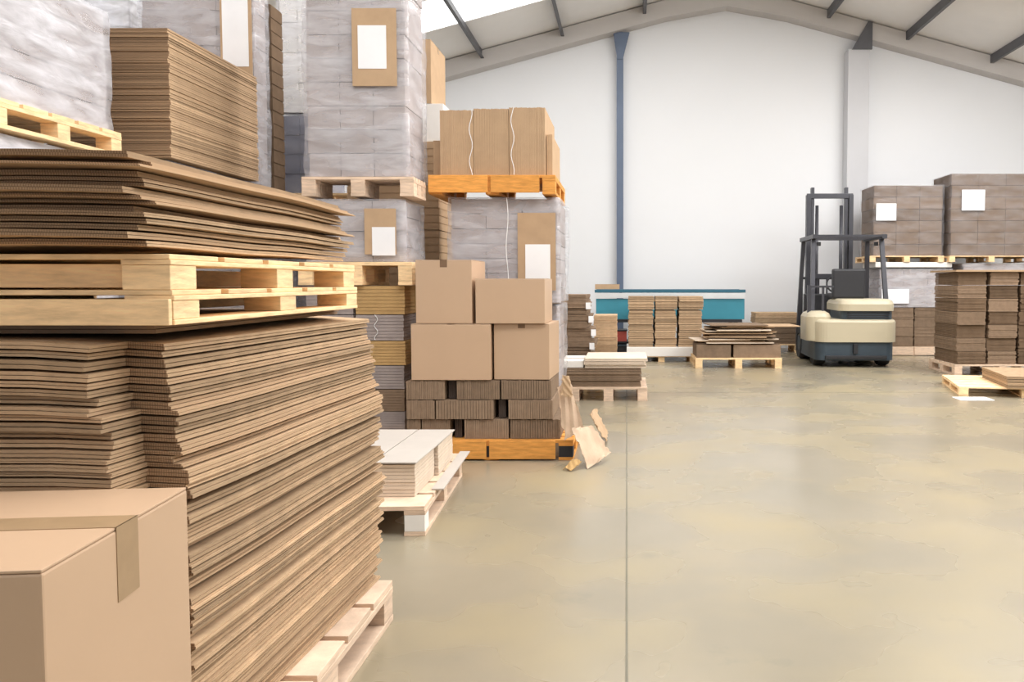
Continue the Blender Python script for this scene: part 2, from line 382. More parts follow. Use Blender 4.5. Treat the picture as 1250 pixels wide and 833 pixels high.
def wrapped(label, x0, x1, y0, y1, z0, z1, mat='grey_card', n=7, film='film', group=None, lab=None, cap=True, inner=None, rz=0.0):
    """a load of cartons in stretch film; layers, film, labels are its parts"""
    cx, cy = (x0+x1)/2, (y0+y1)/2
    t = thing('wrapped_load', label, 'wrapped load', (cx, cy, z0), rz, group)
    W, D, H = (x1-x0)/2-.02, (y1-y0)/2-.02, z1-z0-.02
    for k in range(n):
        j = lambda: R.uniform(0, 0.012)
        bm = bmesh.new(); za, zb = H*k/n + .001, H*(k+1)/n - .004
        m = 3 if W > .3 else 2
        for q in range(m):
            xa, xb = -W+2*W*q/m+.002, -W+2*W*(q+1)/m-.002
            box(bm, xa + (j() if q == 0 else 0), xb-(j() if q == m-1 else 0), -D+j(), D-j(), za, zb)
        obj('carton_layer', bm, mat if not inner else inner[k % len(inner)], t, 0.003)
    for L in (lab or []):
        # face 'f' front (-Y) or 'r' right (+X); a0,a1 fractions across, b0,b1 fractions up; brown backing box and white paper
        a0, a1, b0, b1, kind = L
        if kind == 'paper':
            bobj('paper_label', (-W+2*W*a0, -W+2*W*a1, -D-.036, -D-.0345, H*b0, H*b1), 'paper', t)
        else:
            o = bobj('brown_card', (-W+2*W*a0, -W+2*W*a1, -D-.033, -D-.028, H*b0, H*b1), 'kraft', t, 0.001)
    # film shell: gridded box pushed about by noise
    bm = bmesh.new(); fx, fy, fz = W+.012, D+.012, H+.008
    nu, nv = 14, 22
    ring = []
    per = []
    for i in range(nu): per.append((-fx+2*fx*i/nu, -fy))
    for i in range(nu): per.append((fx, -fy+2*fy*i/nu))
    for i in range(nu): per.append((fx-2*fx*i/nu, fy))
    for i in range(nu): per.append((-fx, fy-2*fy*i/nu))
    for v in range(nv+1):
        row = []
        for (a, b) in per:
            zz = fz*v/nv
            d = 0.012*noise.noise(Vector((a*4+cx, b*4+cy, zz*9)))+0.004
            r = 1 + max(-0.004, d)/max(W, D)
            row.append(bm.verts.new((a*r, b*r, zz)))
        ring.append(row)
    L = len(per)
    for v in range(nv):
        for i in range(L): bm.faces.new((ring[v][i], ring[v][(i+1)%L], ring[v+1][(i+1)%L], ring[v+1][i]))
    if cap:
        c = bm.verts.new((0, 0, fz+.01))
        for i in range(L): bm.faces.new((ring[nv][i], ring[nv][(i+1)%L], c))
    obj('stretch_film', bm, film, t, smooth=True)
    return t

# ------------------------------------------------------------------ the setting
XL, XR, YB, YF = -6.0, 9.56, -6.0, 15.0
XM, ZM, SL = 1.78, 6.5, 0.27
roofz = lambda x: ZM - SL*abs(x-XM)
bm = bmesh.new(); box(bm, XL, XR, YB, YF, -0.2, 0.0); struct('floor', bm, 'floor')
bm = bmesh.new(); box(bm, -0.004, 0.004, YB, 11.9, 0.0, 0.0012)
box(bm, -0.9, 9.0, 8.896, 8.904, 0.0, 0.0012); struct('floor_joint', bm, 'joint')
bm = bmesh.new(); prism(bm, [(XL-.2, 0), (XR+.2, 0), (XR+.2, roofz(XR)+.1), (XM, ZM+.1), (XL-.2, roofz(XL)+.1)], YF, YF+.2); struct('wall_back', bm, 'wall')
bm = bmesh.new(); box(bm, XL-.2, XL, YB, YF, 0, roofz(XL)+.05); struct('wall_left', bm, 'wall')
bm = bmesh.new(); box(bm, XR, XR+.2, YB, YF, 0, roofz(XR)+.05); struct('wall_right', bm, 'wall')
# roof: trapezoidal sheets either side of the ridge, roof-light bands in the left and right slope
bands = [(-4.4, -2.6), (0.6, 2.4), (5.2, 7.0), (9.4, 10.6)]
leftbands = [(-4.4, -2.6), (0.6, 2.4), (5.2, 7.0), (11.98, 13.2)]
def slope(bm, xa, xb, ya, yb, dz=0.0, th=0.06):
    v = [bm.verts.new((x, y, roofz(x)+dz+t)) for t in (0, th) for (x, y) in ((xa,ya),(xb,ya),(xb,yb),(xa,yb))]
    for f in ((0,3,2,1),(4,5,6,7),(0,1,5,4),(1,2,6,5),(2,3,7,6),(3,0,4,7)): bm.faces.new([v[i] for i in f])
bm = bmesh.new(); sk = bmesh.new()
for xa, xb, bs in ((XL-.2, XM, leftbands), (XM, XR+.2, bands)):
    y = YB
    e0, e1 = (xa+.5, xb-.15) if xa < XM-1 else (xa+.15, xb-.5)
    for (b0, b1) in bs:
        slope(bm, xa, xb, y, b0); slope(bm, xa, e0, b0, b1); slope(bm, e1, xb, b0, b1)
        slope(sk, e0, e1, b0, b1, 0.01, 0.02); y = b1
    slope(bm, xa, xb, y, YF+.2)
struct('ceiling', bm, 'roof'); tag(obj('ceiling_skylight', sk, 'skylight'), kind='structure')
# rafters against the back wall and one further forward
bm = bmesh.new()
for (ya, dep) in ((14.72, .30),):
    for s in (-1, 1):
        xe = XL if s < 0 else XR
        pts = [(XM, ZM-.02), (xe, roofz(xe)-.02), (xe, roofz(xe)-.02-dep), (XM+s*1.1, roofz(XM+s*1.1)-dep-.02), (XM, ZM-.02-dep-.10)]
        prism(bm, pts, ya, YF-.001)
struct('trim_rafter', bm, 'rafter')
for x in (-5.5, -4.05, -2.57, -1.15, 0.3, 3.55, 4.95, 6.45, 7.9):
    bm = bmesh.new(); z = roofz(x)
    box(bm, x-.012, x+.012, YB, 14.9, z-.15, z-.012); box(bm, x-.012, x+.045, YB, 14.9, z-.16, z-.148)
    tag(obj('trim_purlin', bm, 'purlin'), kind='structure')
bm = bmesh.new(); x = -0.12
box(bm, x-.05, x+.05, 14.88, 14.995, 0, roofz(x)-.32); box(bm, x-.06, x+.06, 14.86, 14.88, 0, roofz(x)-.32)
prism(bm, [(x-.05, roofz(x)-.8), (x+.05, roofz(x)-.8), (x+.17, roofz(x)-.33), (x-.12, roofz(x)-.33)], 14.84, 14.90)
struct('pillar_blue', bm, 'post_blue')
bm = bmesh.new(); box(bm, 3.92, 4.30, 14.70, 14.995, 0, roofz(4.1)-.55); struct('pillar_grey', bm, 'post_grey', 0.01)
bm = bmesh.new(); prism(bm, [(3.98, roofz(4.1)-.56), (4.33, roofz(4.1)-.56), (4.33, roofz(4.33)-.03), (4.26, roofz(4.26)-.03)], 14.66, 14.71)
struct('trim_haunch', bm, 'purlin')

# ------------------------------------------------------------------ nearest stack, bottom to top
G1 = 'flattened cartons in the tall near stack'
pallet('pale wooden pallet on the floor under the tall near stack of flattened cartons', -2.08, -0.83, 1.66, 2.86, 0, .144, 'wood_pale')
NB = 60; PB = (1.092-0.146)/NB
def bx(k):
    u = k/NB
    return 0.030*math.sin(math.pi*min(1, u*1.05)) + (0.012 if 0.62 < u < 0.86 else 0) - 0.016*u
sheets(NB, 0.146, PB, -2.10, -0.915, 1.60, 2.90, 'brown flattened carton in the tall near stack', G1,
       mats=['sheet', 'sheet', 'sheet', 'kraft'], jx=0.008, jy=0.012, rz=-0.045, jr=0.005, wave=0.012, notch=(-1.0, 1.72), flute_shade=1.66, xoff=bx, fill=.76, lip=.015, vary=.45, deep=.026)  # recessed notch edges get the colour with shade in it
sheets(2, 1.094, .0095, -2.1, -0.99, 1.68, 2.78, 'thin flattened carton squeezed directly beneath the double wooden pallets', 'thin cartons under the double pallets',
       mat='sheet_dark', jx=.02, jy=.02, plies=1, fill=.85)
pallet('yellowish wooden pallet, lower of the two at eye height in the near stack', -2.10, -0.90, 1.63, 2.74, 1.115, .070, 'wood', fascia=[(0.0, .052, 0.0)], core=True)
pallet('yellowish wooden pallet, upper of the two, right under the wavy flattened cartons', -2.10, -0.905, 1.63, 2.73, 1.1855, .071, 'wood', bottom=False, fascia=[(0.004, .052, 0.05)], core=True)
sheets(15, 1.270, .0126, -2.12, -0.925, 1.58, 2.72, 'wavy brown flattened carton on the double wooden pallets', 'wavy flattened cartons on the double pallets',
       mats=['sheet', 'kraft', 'sheet'], jx=0.022, jy=0.03, jr=0.005, wave=0.020, fill=.76, nx=10, ny=14, seed=5, rz=-.005, flute_shade=0.0, vary=.4, deep=.04, rise='even')
# box in front
pallet('wooden pallet on the floor carrying the big box nearest the camera', -1.66, -0.83, 1.0, 1.5, 0, .144, 'wood_pale')
carton('large pale brown cardboard box nearest the camera, taped along its top', -1.56, -0.806, 1.043, 1.493, .145, .814, rz=0.10, tabz=.12, tw=.034)

# ------------------------------------------------------------------ high stacks far left, on the floor behind the near stack
GW = 'film-wrapped loads on the left'
def base(label, x0, x1, y0, y1, zt, lab2, mat='wood', H=.144, film='film'):
    pallet(label, x0, x1, y0, y1, 0, .144, mat)
    wrapped(lab2, x0+.02, x1-.02, y0+.02, y1-.02, .145, zt, 'grey_card', 8, film)
base('floor pallet under the white film-wrapped stack at far left', -4.15, -3.12, 4.05, 5.1, 1.96, 'lower film-wrapped load at far left beneath a yellow pallet', film='film_thick')
pallet('yellow wooden pallet high up at far left carrying the white wrapped load', -4.15, -3.10, 4.05, 5.08, 1.965, .15, 'wood')
wrapped('tall white film-wrapped load on the high yellow pallet at far left', -4.12, -3.13, 4.08, 5.05, 2.116, 2.84, 'grey_card', 5, 'film_mid')
base('floor pallet under the film-wrapped load that carries the fine-layered carton stack', -3.75, -2.93, 5.3, 6.6, 2.0, 'lower film-wrapped load beneath the squared stack of fine brown cartons')
sheets(56, 2.002, .0146, -3.72, -2.92, 5.3, 6.55, 'flat brown carton in the neat squared stack at upper left', 'neat squared stack of flat cartons at upper left',
       mats=['kraft', 'sheet'], jx=0.006, jy=.008, fill=.86, plies=1, nx=2, ny=2, jr=.001, flute_shade=0.0)
base('floor pallet under the pinkish wrapped stack behind the squared cartons', -4.05, -3.0, 6.72, 7.55, 2.0, 'lower film-wrapped load under the pinkish wrapped load')
wrapped('pinkish film-wrapped load with a white paper behind the squared brown cartons', -3.95, -3.0, 6.72, 7.0, 2.001, 3.7, 'grey_card', 6, 'film', lab=[(.72, 1.0, .50, .98, 'box'), (.74, .97, .56, .92, 'paper')])
base('floor pallet under the white wrapped stack at the back left', -5.1, -4.15, 6.9, 7.8, 2.0, 'lower film-wrapped load at the back left corner')
wrapped('added white film-wrapped load standing in for the bright wall at the back left', -5.05, -4.15, 6.95, 7.7, 2.001, 3.9, 'white_card', 6, 'film_thick')  # load added to give the white of the overbright wall
base('floor pallet under the blue-grey wrapped load in the gap between high stacks', -3.35, -2.42, 7.75, 8.6, 1.9, 'lower wrapped load in the gap between the high left stacks')
pallet('wooden pallet under the dark blue-grey load in the gap between high stacks', -3.3, -2.42, 7.8, 8.6, 1.905, .14, 'wood')
wrapped('dark blue-grey film-wrapped load in the gap between two high stacks', -3.30, -2.9, 7.82, 8.58, 2.046, 2.80, 'blue_card', 4, 'film_thin')

pack('added dark brown block standing in for the shaded side of the pinkish wrapped load', -3.4, -3.0, 7.03, 7.26, 2.001, 3.55, 'brown_dark', 14)  # dark colour painting the shaded right side of the load before it
wrapped('added pale film-wrapped load hiding the skylight above the dark blue-grey load', -3.30, -2.9, 7.82, 8.58, 2.805, 3.95, 'white_card', 4, 'film')  # load added to cover the glowing skylight behind the gap

# tall wrapped stack with label (upper middle left)
XA, XB_, YS = -2.27, -1.52, 5.78
pallet('floor pallet under the stack of yellow and brown carton packs', -2.30, -1.50, 5.74, 6.5, 0, .144, 'wood')
zz = .145
seq = [(.14, 'grey_card', 'lowest dark brown'), (.16, 'sheet_dark', 'second from lowest dark brown'), (.17, 'grey_card', 'third from lowest brown'), (.175, 'yellow_card', 'yellow, lower of the two,'), (.185, 'grey_card', 'brown strapped'), (.205, 'yellow_card', 'yellow, topmost,')]
for i, (hh, mt, nm) in enumerate(seq):
    xa, xb = -1.91, -1.575 if mt != 'yellow_card' else -1.565
    pack(nm + ' carton pack in the narrow column left of the four boxes', xa, xb, 5.78, 6.4, zz, zz+hh-.003, mt, 8, group='carton packs in the narrow column', straps=(.42,) if 'strap' in nm else ())
    pack('brown carton pack hidden behind the near stack, level ' + nth(i+1) + ' up', -2.26, -1.93, 5.78, 6.4, zz, zz+hh-.003, 'grey_card', 8, group='carton packs in the narrow column')
    zz += hh
pallet('wooden pallet at eye height between narrow column and wrapped load', -2.30, -1.50, 5.74, 6.4, zz+.001, 1.345-zz-.003, 'wood')
wrapped('small film-wrapped load with a white paper below the tall wrapped load', -2.27, -1.555, 5.80, 6.35, 1.346, 1.80, 'grey_card', 4, 'film', lab=[(.60, .93, .12, .86, 'box'), (.68, .92, .10, .56, 'paper')])
pallet('brown wooden pallet under the tall wrapped load left of the strapped cartons', -2.28, -1.49, 5.78, 6.12, 1.805, .135, 'wood_pale')
wrapped('tall film-wrapped load with a brown box and white paper high on its front', -2.27, -1.525, 5.80, 6.34, 1.945, 3.45, 'grey_card', 9, 'film', lab=[(.48, .92, .42, .78, 'box'), (.54, .82, .50, .70, 'paper')])
# behind it
pallet('floor pallet of the stack standing behind the tall wrapped load', -2.40, -1.6, 7.0, 7.8, 0, .144, 'wood')
for i, (a, b) in enumerate(((.145, .9), (.9, 1.65), (1.65, 2.4))):
    pack(['lowest', 'middle', 'top'][i] + ' brown carton block standing behind the tall wrapped load', -2.38, -1.60, 7.02, 7.72, a, b-.002, 'kraft', 12, group='brown carton blocks behind the tall wrapped load', name='carton_pack')
carton('white carton standing between the tall wrapped load and the strapped brown cartons', -2.2, -1.56, 7.05, 7.6, 2.40, 2.72, mat='white_card')
carton('orange-brown carton peeking out high beside the tall wrapped load', -2.3, -1.66, 7.05, 7.6, 2.722, 3.26, mat='kraft')

# ------------------------------------------------------------------ centre stack
pallet('floor pallet under the wrapped load behind the four plain boxes', -1.36, -0.50, 6.40, 7.2, 0, .144, 'wood')
wrapped('lower film-wrapped load hidden behind the four plain cardboard boxes', -1.34, -0.52, 6.42, 7.16, .145, 1.04, 'grey_card', 5, 'film')
wrapped('film-wrapped load with papers behind and above the four plain boxes', -1.36, -0.50, 6.22, 7.16, 1.045, 1.855, 'grey_card', 7, 'film',
        lab=[(.63, .98, .12, .86, 'box'), (.70, .93, .16, .56, 'paper')])
WK = bpy.data.objects[[o.name for o in bpy.data.objects if o.get('label', '').startswith('film-wrapped load with papers')][0]]
bm = bmesh.new(); tube(bm, [(.03+.008*math.sin(i*.8), -.50, .05+.74*i/12) for i in range(13)], .003, 6)
obj('tie_cord', bm, 'strap', WK)
pallet('orange stained wooden pallet high up under the strapped brown cartons', -1.475, -0.53, 6.15, 7.1, 1.857, .144, 'wood_orange', solid=True)
GJ = 'upright carton packs on the high orange pallet'
pack('upright brown carton pack, first from the tall wrapped load, on the high orange pallet', -1.40, -1.15, 6.2, 7.0, 2.003, 2.49, 'kraft', 22, 'x', GJ, straps=(.93,))
pack('middle upright brown carton pack on the high orange pallet', -1.147, -0.885, 6.2, 7.0, 2.003, 2.50, 'kraft', 22, 'x', GJ)
pack('upright brown carton pack at the free end of the high orange pallet', -0.882, -0.61, 6.2, 7.0, 2.003, 2.51, 'kraft', 22, 'x', GJ, straps=(.10,))
pack('small brown carton pack leaning on the outer end of the high orange pallet', -0.605, -0.56, 6.25, 6.95, 2.003, 2.32, 'kraft', 3, 'x', GJ)
carton('small brown carton in the gap left of the strapped cartons', -1.475, -1.415, 6.3, 6.9, 2.003, 2.28, mat='kraft')

pallet('orange-brown wooden pallet on the floor under the four plain boxes', -1.47, -0.36, 5.48, 6.18, 0, .138, 'wood_orange', solid=True, ends='black')
GL = 'dark carton packs under the four boxes'
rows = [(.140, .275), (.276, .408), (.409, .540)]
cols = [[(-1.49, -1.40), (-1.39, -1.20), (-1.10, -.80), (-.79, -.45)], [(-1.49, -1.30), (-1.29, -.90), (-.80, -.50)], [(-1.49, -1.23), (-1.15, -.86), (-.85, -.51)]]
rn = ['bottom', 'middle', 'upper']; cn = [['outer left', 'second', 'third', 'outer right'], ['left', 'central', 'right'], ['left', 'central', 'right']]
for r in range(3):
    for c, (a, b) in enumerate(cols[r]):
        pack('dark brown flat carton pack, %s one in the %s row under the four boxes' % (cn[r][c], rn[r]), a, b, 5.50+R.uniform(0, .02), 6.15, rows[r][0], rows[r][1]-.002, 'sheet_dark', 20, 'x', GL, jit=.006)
    # dark fillers added to paint the shade in the gaps between packs
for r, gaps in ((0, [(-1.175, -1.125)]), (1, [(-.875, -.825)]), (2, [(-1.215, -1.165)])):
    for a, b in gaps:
        pack('dark filler painted as gap shade in the %s row under the four boxes' % rn[r], a, b, 5.56, 6.1, rows[r][0], rows[r][1]-.004, 'gap_shade', 4, 'x', GL)
GB = 'four plain closed boxes'
carton('plain brown cardboard box, lower left of the four', -1.452, -0.915, 5.50, 6.02, .541, .921, group=GB, seam='y', tabz=.0, mat='carton')
carton('plain brown cardboard box, lower right of the four, with a torn tape tab', -0.888, -0.51, 5.53, 6.03, .541, .921, rz=-0.05, group=GB, seam='y', tabz=.03, tabmat='tape_old')
carton('tall plain brown cardboard box, upper left of the four, tape tab on top', -1.415, -1.035, 5.51, 5.98, .924, 1.352, rz=-0.02, group=GB, seam='y', tabz=.05, tabmat='tape_old')
carton('wide plain brown cardboard box, upper right of the four', -1.012, -0.545, 5.50, 5.95, .924, 1.226, rz=-0.02, group=GB, seam='x', tabz=0)

# torn cardboard hanging at the right of the dark packs
def bent(name, label, prof, u0, u1, t, mat, loc, rz, jag=0.02, cat='torn cardboard'):
    """sheet with a bent profile (y', z) extruded across x' with ragged edges"""
    bm = bmesh.new(); n = 7; L = len(prof); A = []; B = []
    for i, (a, z) in enumerate(prof):
        ra, rb = [], []
        for k in range(n):
            f = k/(n-1); x = u0+(u1-u0)*f + (R.uniform(-1, 1)*jag if k in (0, n-1) else 0)
            dz = 0.012*noise.noise(Vector((x*9, a*9, z*9+u0*3)))
            ra.append(bm.verts.new((a+dz, x, z+dz))); 
            i0 = max(0, i-1); i1 = min(L-1, i+1); d = Vector((prof[i1][0]-prof[i0][0], prof[i1][1]-prof[i0][1])).normalized()
            rb.append(bm.verts.new((a+dz+d.y*t, x, z+dz-d.x*t)))
        A.append(ra); B.append(rb)
    for i in range(L-1):
        for k in range(n-1):
            bm.faces.new((A[i][k], A[i][k+1], A[i+1][k+1], A[i+1][k])); bm.faces.new((B[i][k], B[i+1][k], B[i+1][k+1], B[i][k+1]))
        for k in (0, n-1): bm.faces.new((A[i][k], A[i+1][k], B[i+1][k], B[i][k]))
    for i in (0, L-1):
        for k in range(n-1): bm.faces.new((A[i][k], A[i][k+1], B[i][k+1], B[i][k]))
    o = obj(name, bm, mat, loc=loc, rz=rz); return tag(o, label, cat, 'torn cardboard beside the four boxes')
def crumple(name, label, a, b, c, d, mat, sd, amp=.03, t=.005, n=16, cat='torn cardboard'):
    """a crumpled, ragged sheet spanning four corners"""
    a, b, c, d = map(Vector, (a, b, c, d)); bm = bmesh.new(); nrm = (b-a).cross(d-a).normalized()
    top, bot = {}, {}
    for i in range(n+1):
        for k in range(n+1):
            u, v = i/n, k/n
            p = (a*(1-u)+b*u)*(1-v)+(d*(1-u)+c*u)*v
            fold = abs(((u*2.3+v*1.1+sd) % 1)-.5)*2-.5
            f = amp*(fold*.7 + noise.noise(p*11+Vector((sd, 0, 0))))
            rag = .018*noise.noise(Vector((u*6+sd, v*6, sd)))
            edge = 1 if (i in (0, n) or k in (0, n)) else 0
            q = p + nrm*f + edge*rag*Vector((1, .6, 1))
            if q.z < .004: q.z = .004
            bot[i, k] = bm.verts.new(q); top[i, k] = bm.verts.new(q+nrm*t+Vector((0, 0, .001)))
    for i in range(n):
        for k in range(n):
            bm.faces.new((top[i,k], top[i+1,k], top[i+1,k+1], top[i,k+1])); bm.faces.new((bot[i,k+1], bot[i+1,k+1], bot[i+1,k], bot[i,k]))
    for i in range(n):
        for (p, q) in (((i,0),(i+1,0)), ((i+1,n),(i,n)), ((0,i+1),(0,i)), ((n,i),(n,i+1))): bm.faces.new((bot[p], bot[q], top[q], top[p]))
    return tag(obj(name, bm, mat), label, cat, 'torn cardboard beside the four boxes')
crumple('torn_cardboard', 'crumpled pale cardboard sheet hanging down beside the dark packs under the boxes', (-.465, 5.43, .50), (-.385, 5.45, .54), (-.275, 5.41, .22), (-.41, 5.385, .16), 'torn_card', .3, .022)
crumple('torn_cardboard', 'short torn cardboard strip sticking up at the corner of the dark packs', (-.43, 5.375, .46), (-.425, 5.385, .59), (-.375, 5.38, .57), (-.36, 5.37, .44), 'kraft', 1.7, .014, n=9)
crumple('torn_cardboard', 'pale torn carton flap slanting from the packs down to the floor', (-.36, 5.29, .25), (-.235, 5.42, .25), (-.10, 5.46, .06), (-.24, 5.20, .01), 'torn_card', 2.9, .016)
crumple('torn_cardboard', 'brown torn carton piece lying on the floor behind the slanting pale flap', (-.27, 6.02, .22), (-.25, 6.32, .22), (-.14, 6.32, .03), (-.15, 6.02, .02), 'kraft', 4.1, .014)
crumple('torn_cardboard', 'orange-brown scrap of cardboard on the floor at the corner of the orange pallet', (-.40, 5.18, .015), (-.34, 5.24, .07), (-.29, 5.20, .05), (-.35, 5.14, .01), 'yellow_card', 5.3, .008, n=7)

# ------------------------------------------------------------------ small white pallet in the aisle
pallet('pale wooden pallet standing in the aisle with a white painted block end', -1.80, -0.985, 3.80, 5.0, 0, .144, 'wood_pale', rz=0.055, ends='white_card')
GO = 'pale carton packs on the small aisle pallet'
pack('pale grey-topped carton pack at the near end of the aisle pallet', -1.62, -1.045, 3.98, 4.42, .146, .305, 'sheet_pale', 9, group=GO, rz=.02)
pack('pale grey-topped carton pack at the far end of the aisle pallet', -1.62, -1.035, 4.43, 4.86, .146, .31, 'sheet_pale', 9, group=GO, rz=.03)
bobj_o = bobj('top_board', (-1.63, -1.25, 3.97, 4.87, .313, .320), 'pale_board', None, .001); tag(bobj_o, 'white board lying on the pale packs on the aisle pallet, by the near stack', 'board')
bobj_o = bobj('top_board', (-1.243, -1.03, 3.97, 4.87, .313, .320), 'pale_board', None, .001, ); tag(bobj_o, 'narrow white board lying on the pale packs on the aisle side', 'board')
o = sheets(1, .146, .008, -1.02, -0.955, 4.12, 5.04, 'flat pale carton lying on the aisle pallet beside the pale packs', None, mat='pale_board', plies=1, rz=.05, wave=.002)

# ------------------------------------------------------------------ low pallet beyond the boxes
pallet('pale wooden pallet on the floor under the low dark carton pile past the boxes', -0.58, 0.21, 8.24, 9.1, 0, .140, 'wood_pale')
for i in range(6):
    sheets(1, .141+i*.0325, .0325, -0.62, .15-.01*(i % 2), 8.26, 9.05, 'dark brown flattened carton in the low pile past the four boxes' + which(i, 6), 'dark flattened cartons in the low pile', mat='sheet_dark', jx=.012, jy=.01, fill=.93)
sheets(3, .337, .034, -0.43, .20, 8.24, 8.95, 'pale flattened carton on top of the low dark pile', 'pale flattened cartons on the low dark pile', mat='sheet_pale', jx=.012, jy=.012, fill=.92)
bobj_o = carton('flat white carton on the low dark pile beside the pale cartons', -.66, -.44, 8.26, 8.9, .337, .405, mat='white_card')
# ragged dark stack with white tags
pallet('wooden pallet under the ragged dark carton stack with white tags', -0.80, -0.20, 9.3, 10.1, 0, .144, 'wood')
z = .146
for i in range(12):
    dxs = [0.02, .0, .03, -.02, .05, -.01, .04, -.03, .01, -.04, -.02, -.05][i]
    t = pack('ragged dark brown carton pack in the leaning stack' + which(i, 12), -0.84+dxs*.5, -0.40+dxs, 9.3+R.uniform(-.02, .02), 9.95, z, z+.0745, 'sheet_dark', 5, group='ragged dark carton packs', rz=R.uniform(-.05, .05), jit=.014)
    z += .0765
    if i in (1, 2, 4, 6, 8, 10):
        bobj('paper_tag', (.17, .225, -.352, -.345, -.012, .062), 'paper', t)
pallet('wooden pallet under the slim light brown carton stack before the teal bench', -0.42, -0.05, 10.15, 10.8, 0, .144, 'wood')
for i in range(7):
    pack('light brown carton pack in the slim stack before the teal bench' + which(i, 7), -0.40+R.uniform(-.01, .01), -0.12, 10.2, 10.75, .146+i*.0925, .146+i*.0925+.090, 'sheet', 6, group='carton packs in the slim stack', jit=.008)

# ------------------------------------------------------------------ teal bench at the back wall
t = thing('roller_bench', 'long teal steel roller bench standing at the white back wall', 'workbench', (0.68, 13.7, 0))
bobj('top_rail', (-1.20, 1.25, -.40, -.34, 1.035, 1.085), 'teal_dark', t, .004)
bobj('top_rail', (-1.20, 1.25, .34, .40, 1.035, 1.085), 'teal_dark', t, .004)
bobj('side_panel', (-1.18, 1.24, -.36, -.33, .60, .935), 'teal', t, .006)
bobj('pale_strip', (-1.19, 1.24, -.395, -.36, .945, 1.03), 'roller', t, .004)
for k in range(24):
    bm = bmesh.new(); xx = -1.13+k*.1; tube(bm, [(xx, -.33, 1.04), (xx, .33, 1.04)], .03, 10); obj('roller', bm, 'roller', t, smooth=True)
bobj('lower_beam', (-1.15, 1.2, -.38, -.30, .55, .598), 'black', t, .004)
for xx in (-1.1, -.2, 1.1):
    for yy in (-.32, .32): bobj('leg', (xx-.035, xx+.035, yy-.03, yy+.03, 0, .56), 'black', t, .004)
bobj('shelf', (-1.06, 1.06, -.28, .28, .20, .23), 'black', t, .004)
carton('brown packet lying on the teal bench beneath the blue post', -.52, -.12, 13.45, 13.8, 1.09, 1.17, mat='kraft')
t = thing('storage_crate', 'dark red crate on the lower shelf of the teal bench', 'crate', (-.18, 13.62, .231))
bobj('body', (-.18, .18, -.2, .2, 0, .17), 'red', t, .008); bobj('rim', (-.19, .19, -.21, .21, .17, .19), 'black', t, .004)
t = thing('storage_crate', 'black crate on the floor beneath the teal bench', 'crate', (-.15, 13.6, 0))
bobj('body', (-.2, .2, -.22, .22, 0, .16), 'black', t, .01); bobj('rim', (-.21, .21, -.23, .23, .16, .18), 'fork_dark', t, .004)

# ------------------------------------------------------------------ three carton columns on a white board
pallet('wooden pallet under the white board and three carton columns', 0.0, 1.05, 12.34, 13.1, 0, .085, 'wood')
o = bobj('white_board', (0.0, 1.02, 12.30, 13.05, .086, .225), 'white_card', None, .006)
tag(o, 'thick white slab between the pallet and the three carton columns', 'board')
for c, (a, b) in enumerate(((.03, .40), (.43, .75), (.79, 1.14))):
    nm = ['left', 'middle', 'right'][c]
    sheets(13, .227, .0425, a, b, 12.36, 12.95, 'brown flattened carton in the %s of the three neat columns' % nm, 'flattened cartons in the three columns', mats=['kraft', 'sheet'], jx=.010, jy=.01, fill=.9, nx=2, ny=2)
    sheets(5, .790+.001, .0405, a+.0, b+.015, 12.36, 12.95, 'brown flattened carton in the top portion of the %s neat column' % nm, 'flattened cartons topping the three columns', mat='sheet', jx=.008, jy=.01, fill=.9, nx=2, ny=2)

# ------------------------------------------------------------------ loose flattened cartons before the forklift
pallet('yellow wooden pallet on the floor under the untidy flat carton pile', 0.96, 2.17, 11.4, 12.2, 0, .144, 'wood')
GT = 'untidy flattened cartons between the columns and the forklift'
pack('dark carton pack at the left on the yellow pallet, under the untidy sheets', 0.98, 1.46, 11.42, 12.1, .146, .33, 'sheet_dark', 9, group='dark packs on the yellow pallet')
pack('dark carton pack at the right on the yellow pallet, under the untidy sheets', 1.50, 2.16, 11.44, 12.1, .146, .33, 'sheet_dark', 9, group='dark packs on the yellow pallet')
zz = .332
for i in range(17):
    xa = 0.93+R.uniform(-.05, .25)+i*.014; wd = R.uniform(.75, 1.05)
    sheets(1, zz, .0165, xa, min(xa+wd, 2.42), 11.40+R.uniform(-.05, .1), 12.1, 'loose flattened carton on the untidy pile beside the forklift' + which(i, 17), GT,
           mats=['sheet', 'sheet_pale', 'kraft', 'sheet_dark'], jx=.01, rz=R.uniform(-.10, .10), wave=.010, fill=.72, plies=1)
    zz += .0165
pallet('wooden pallet behind the forklift side under a darker carton pile', 2.2, 2.98, 14.0, 14.6, 0, .144, 'wood')
for i in range(6):
    pack('brown carton pack in the pile behind, left of the forklift' + which(i, 6), 2.22+R.uniform(-.02, .02), 2.96, 14.02, 14.56, .146+i*.09, .146+i*.09+.086, 'sheet_dark' if i < 4 else 'sheet', 6, group='carton packs left of the forklift', jit=.012)

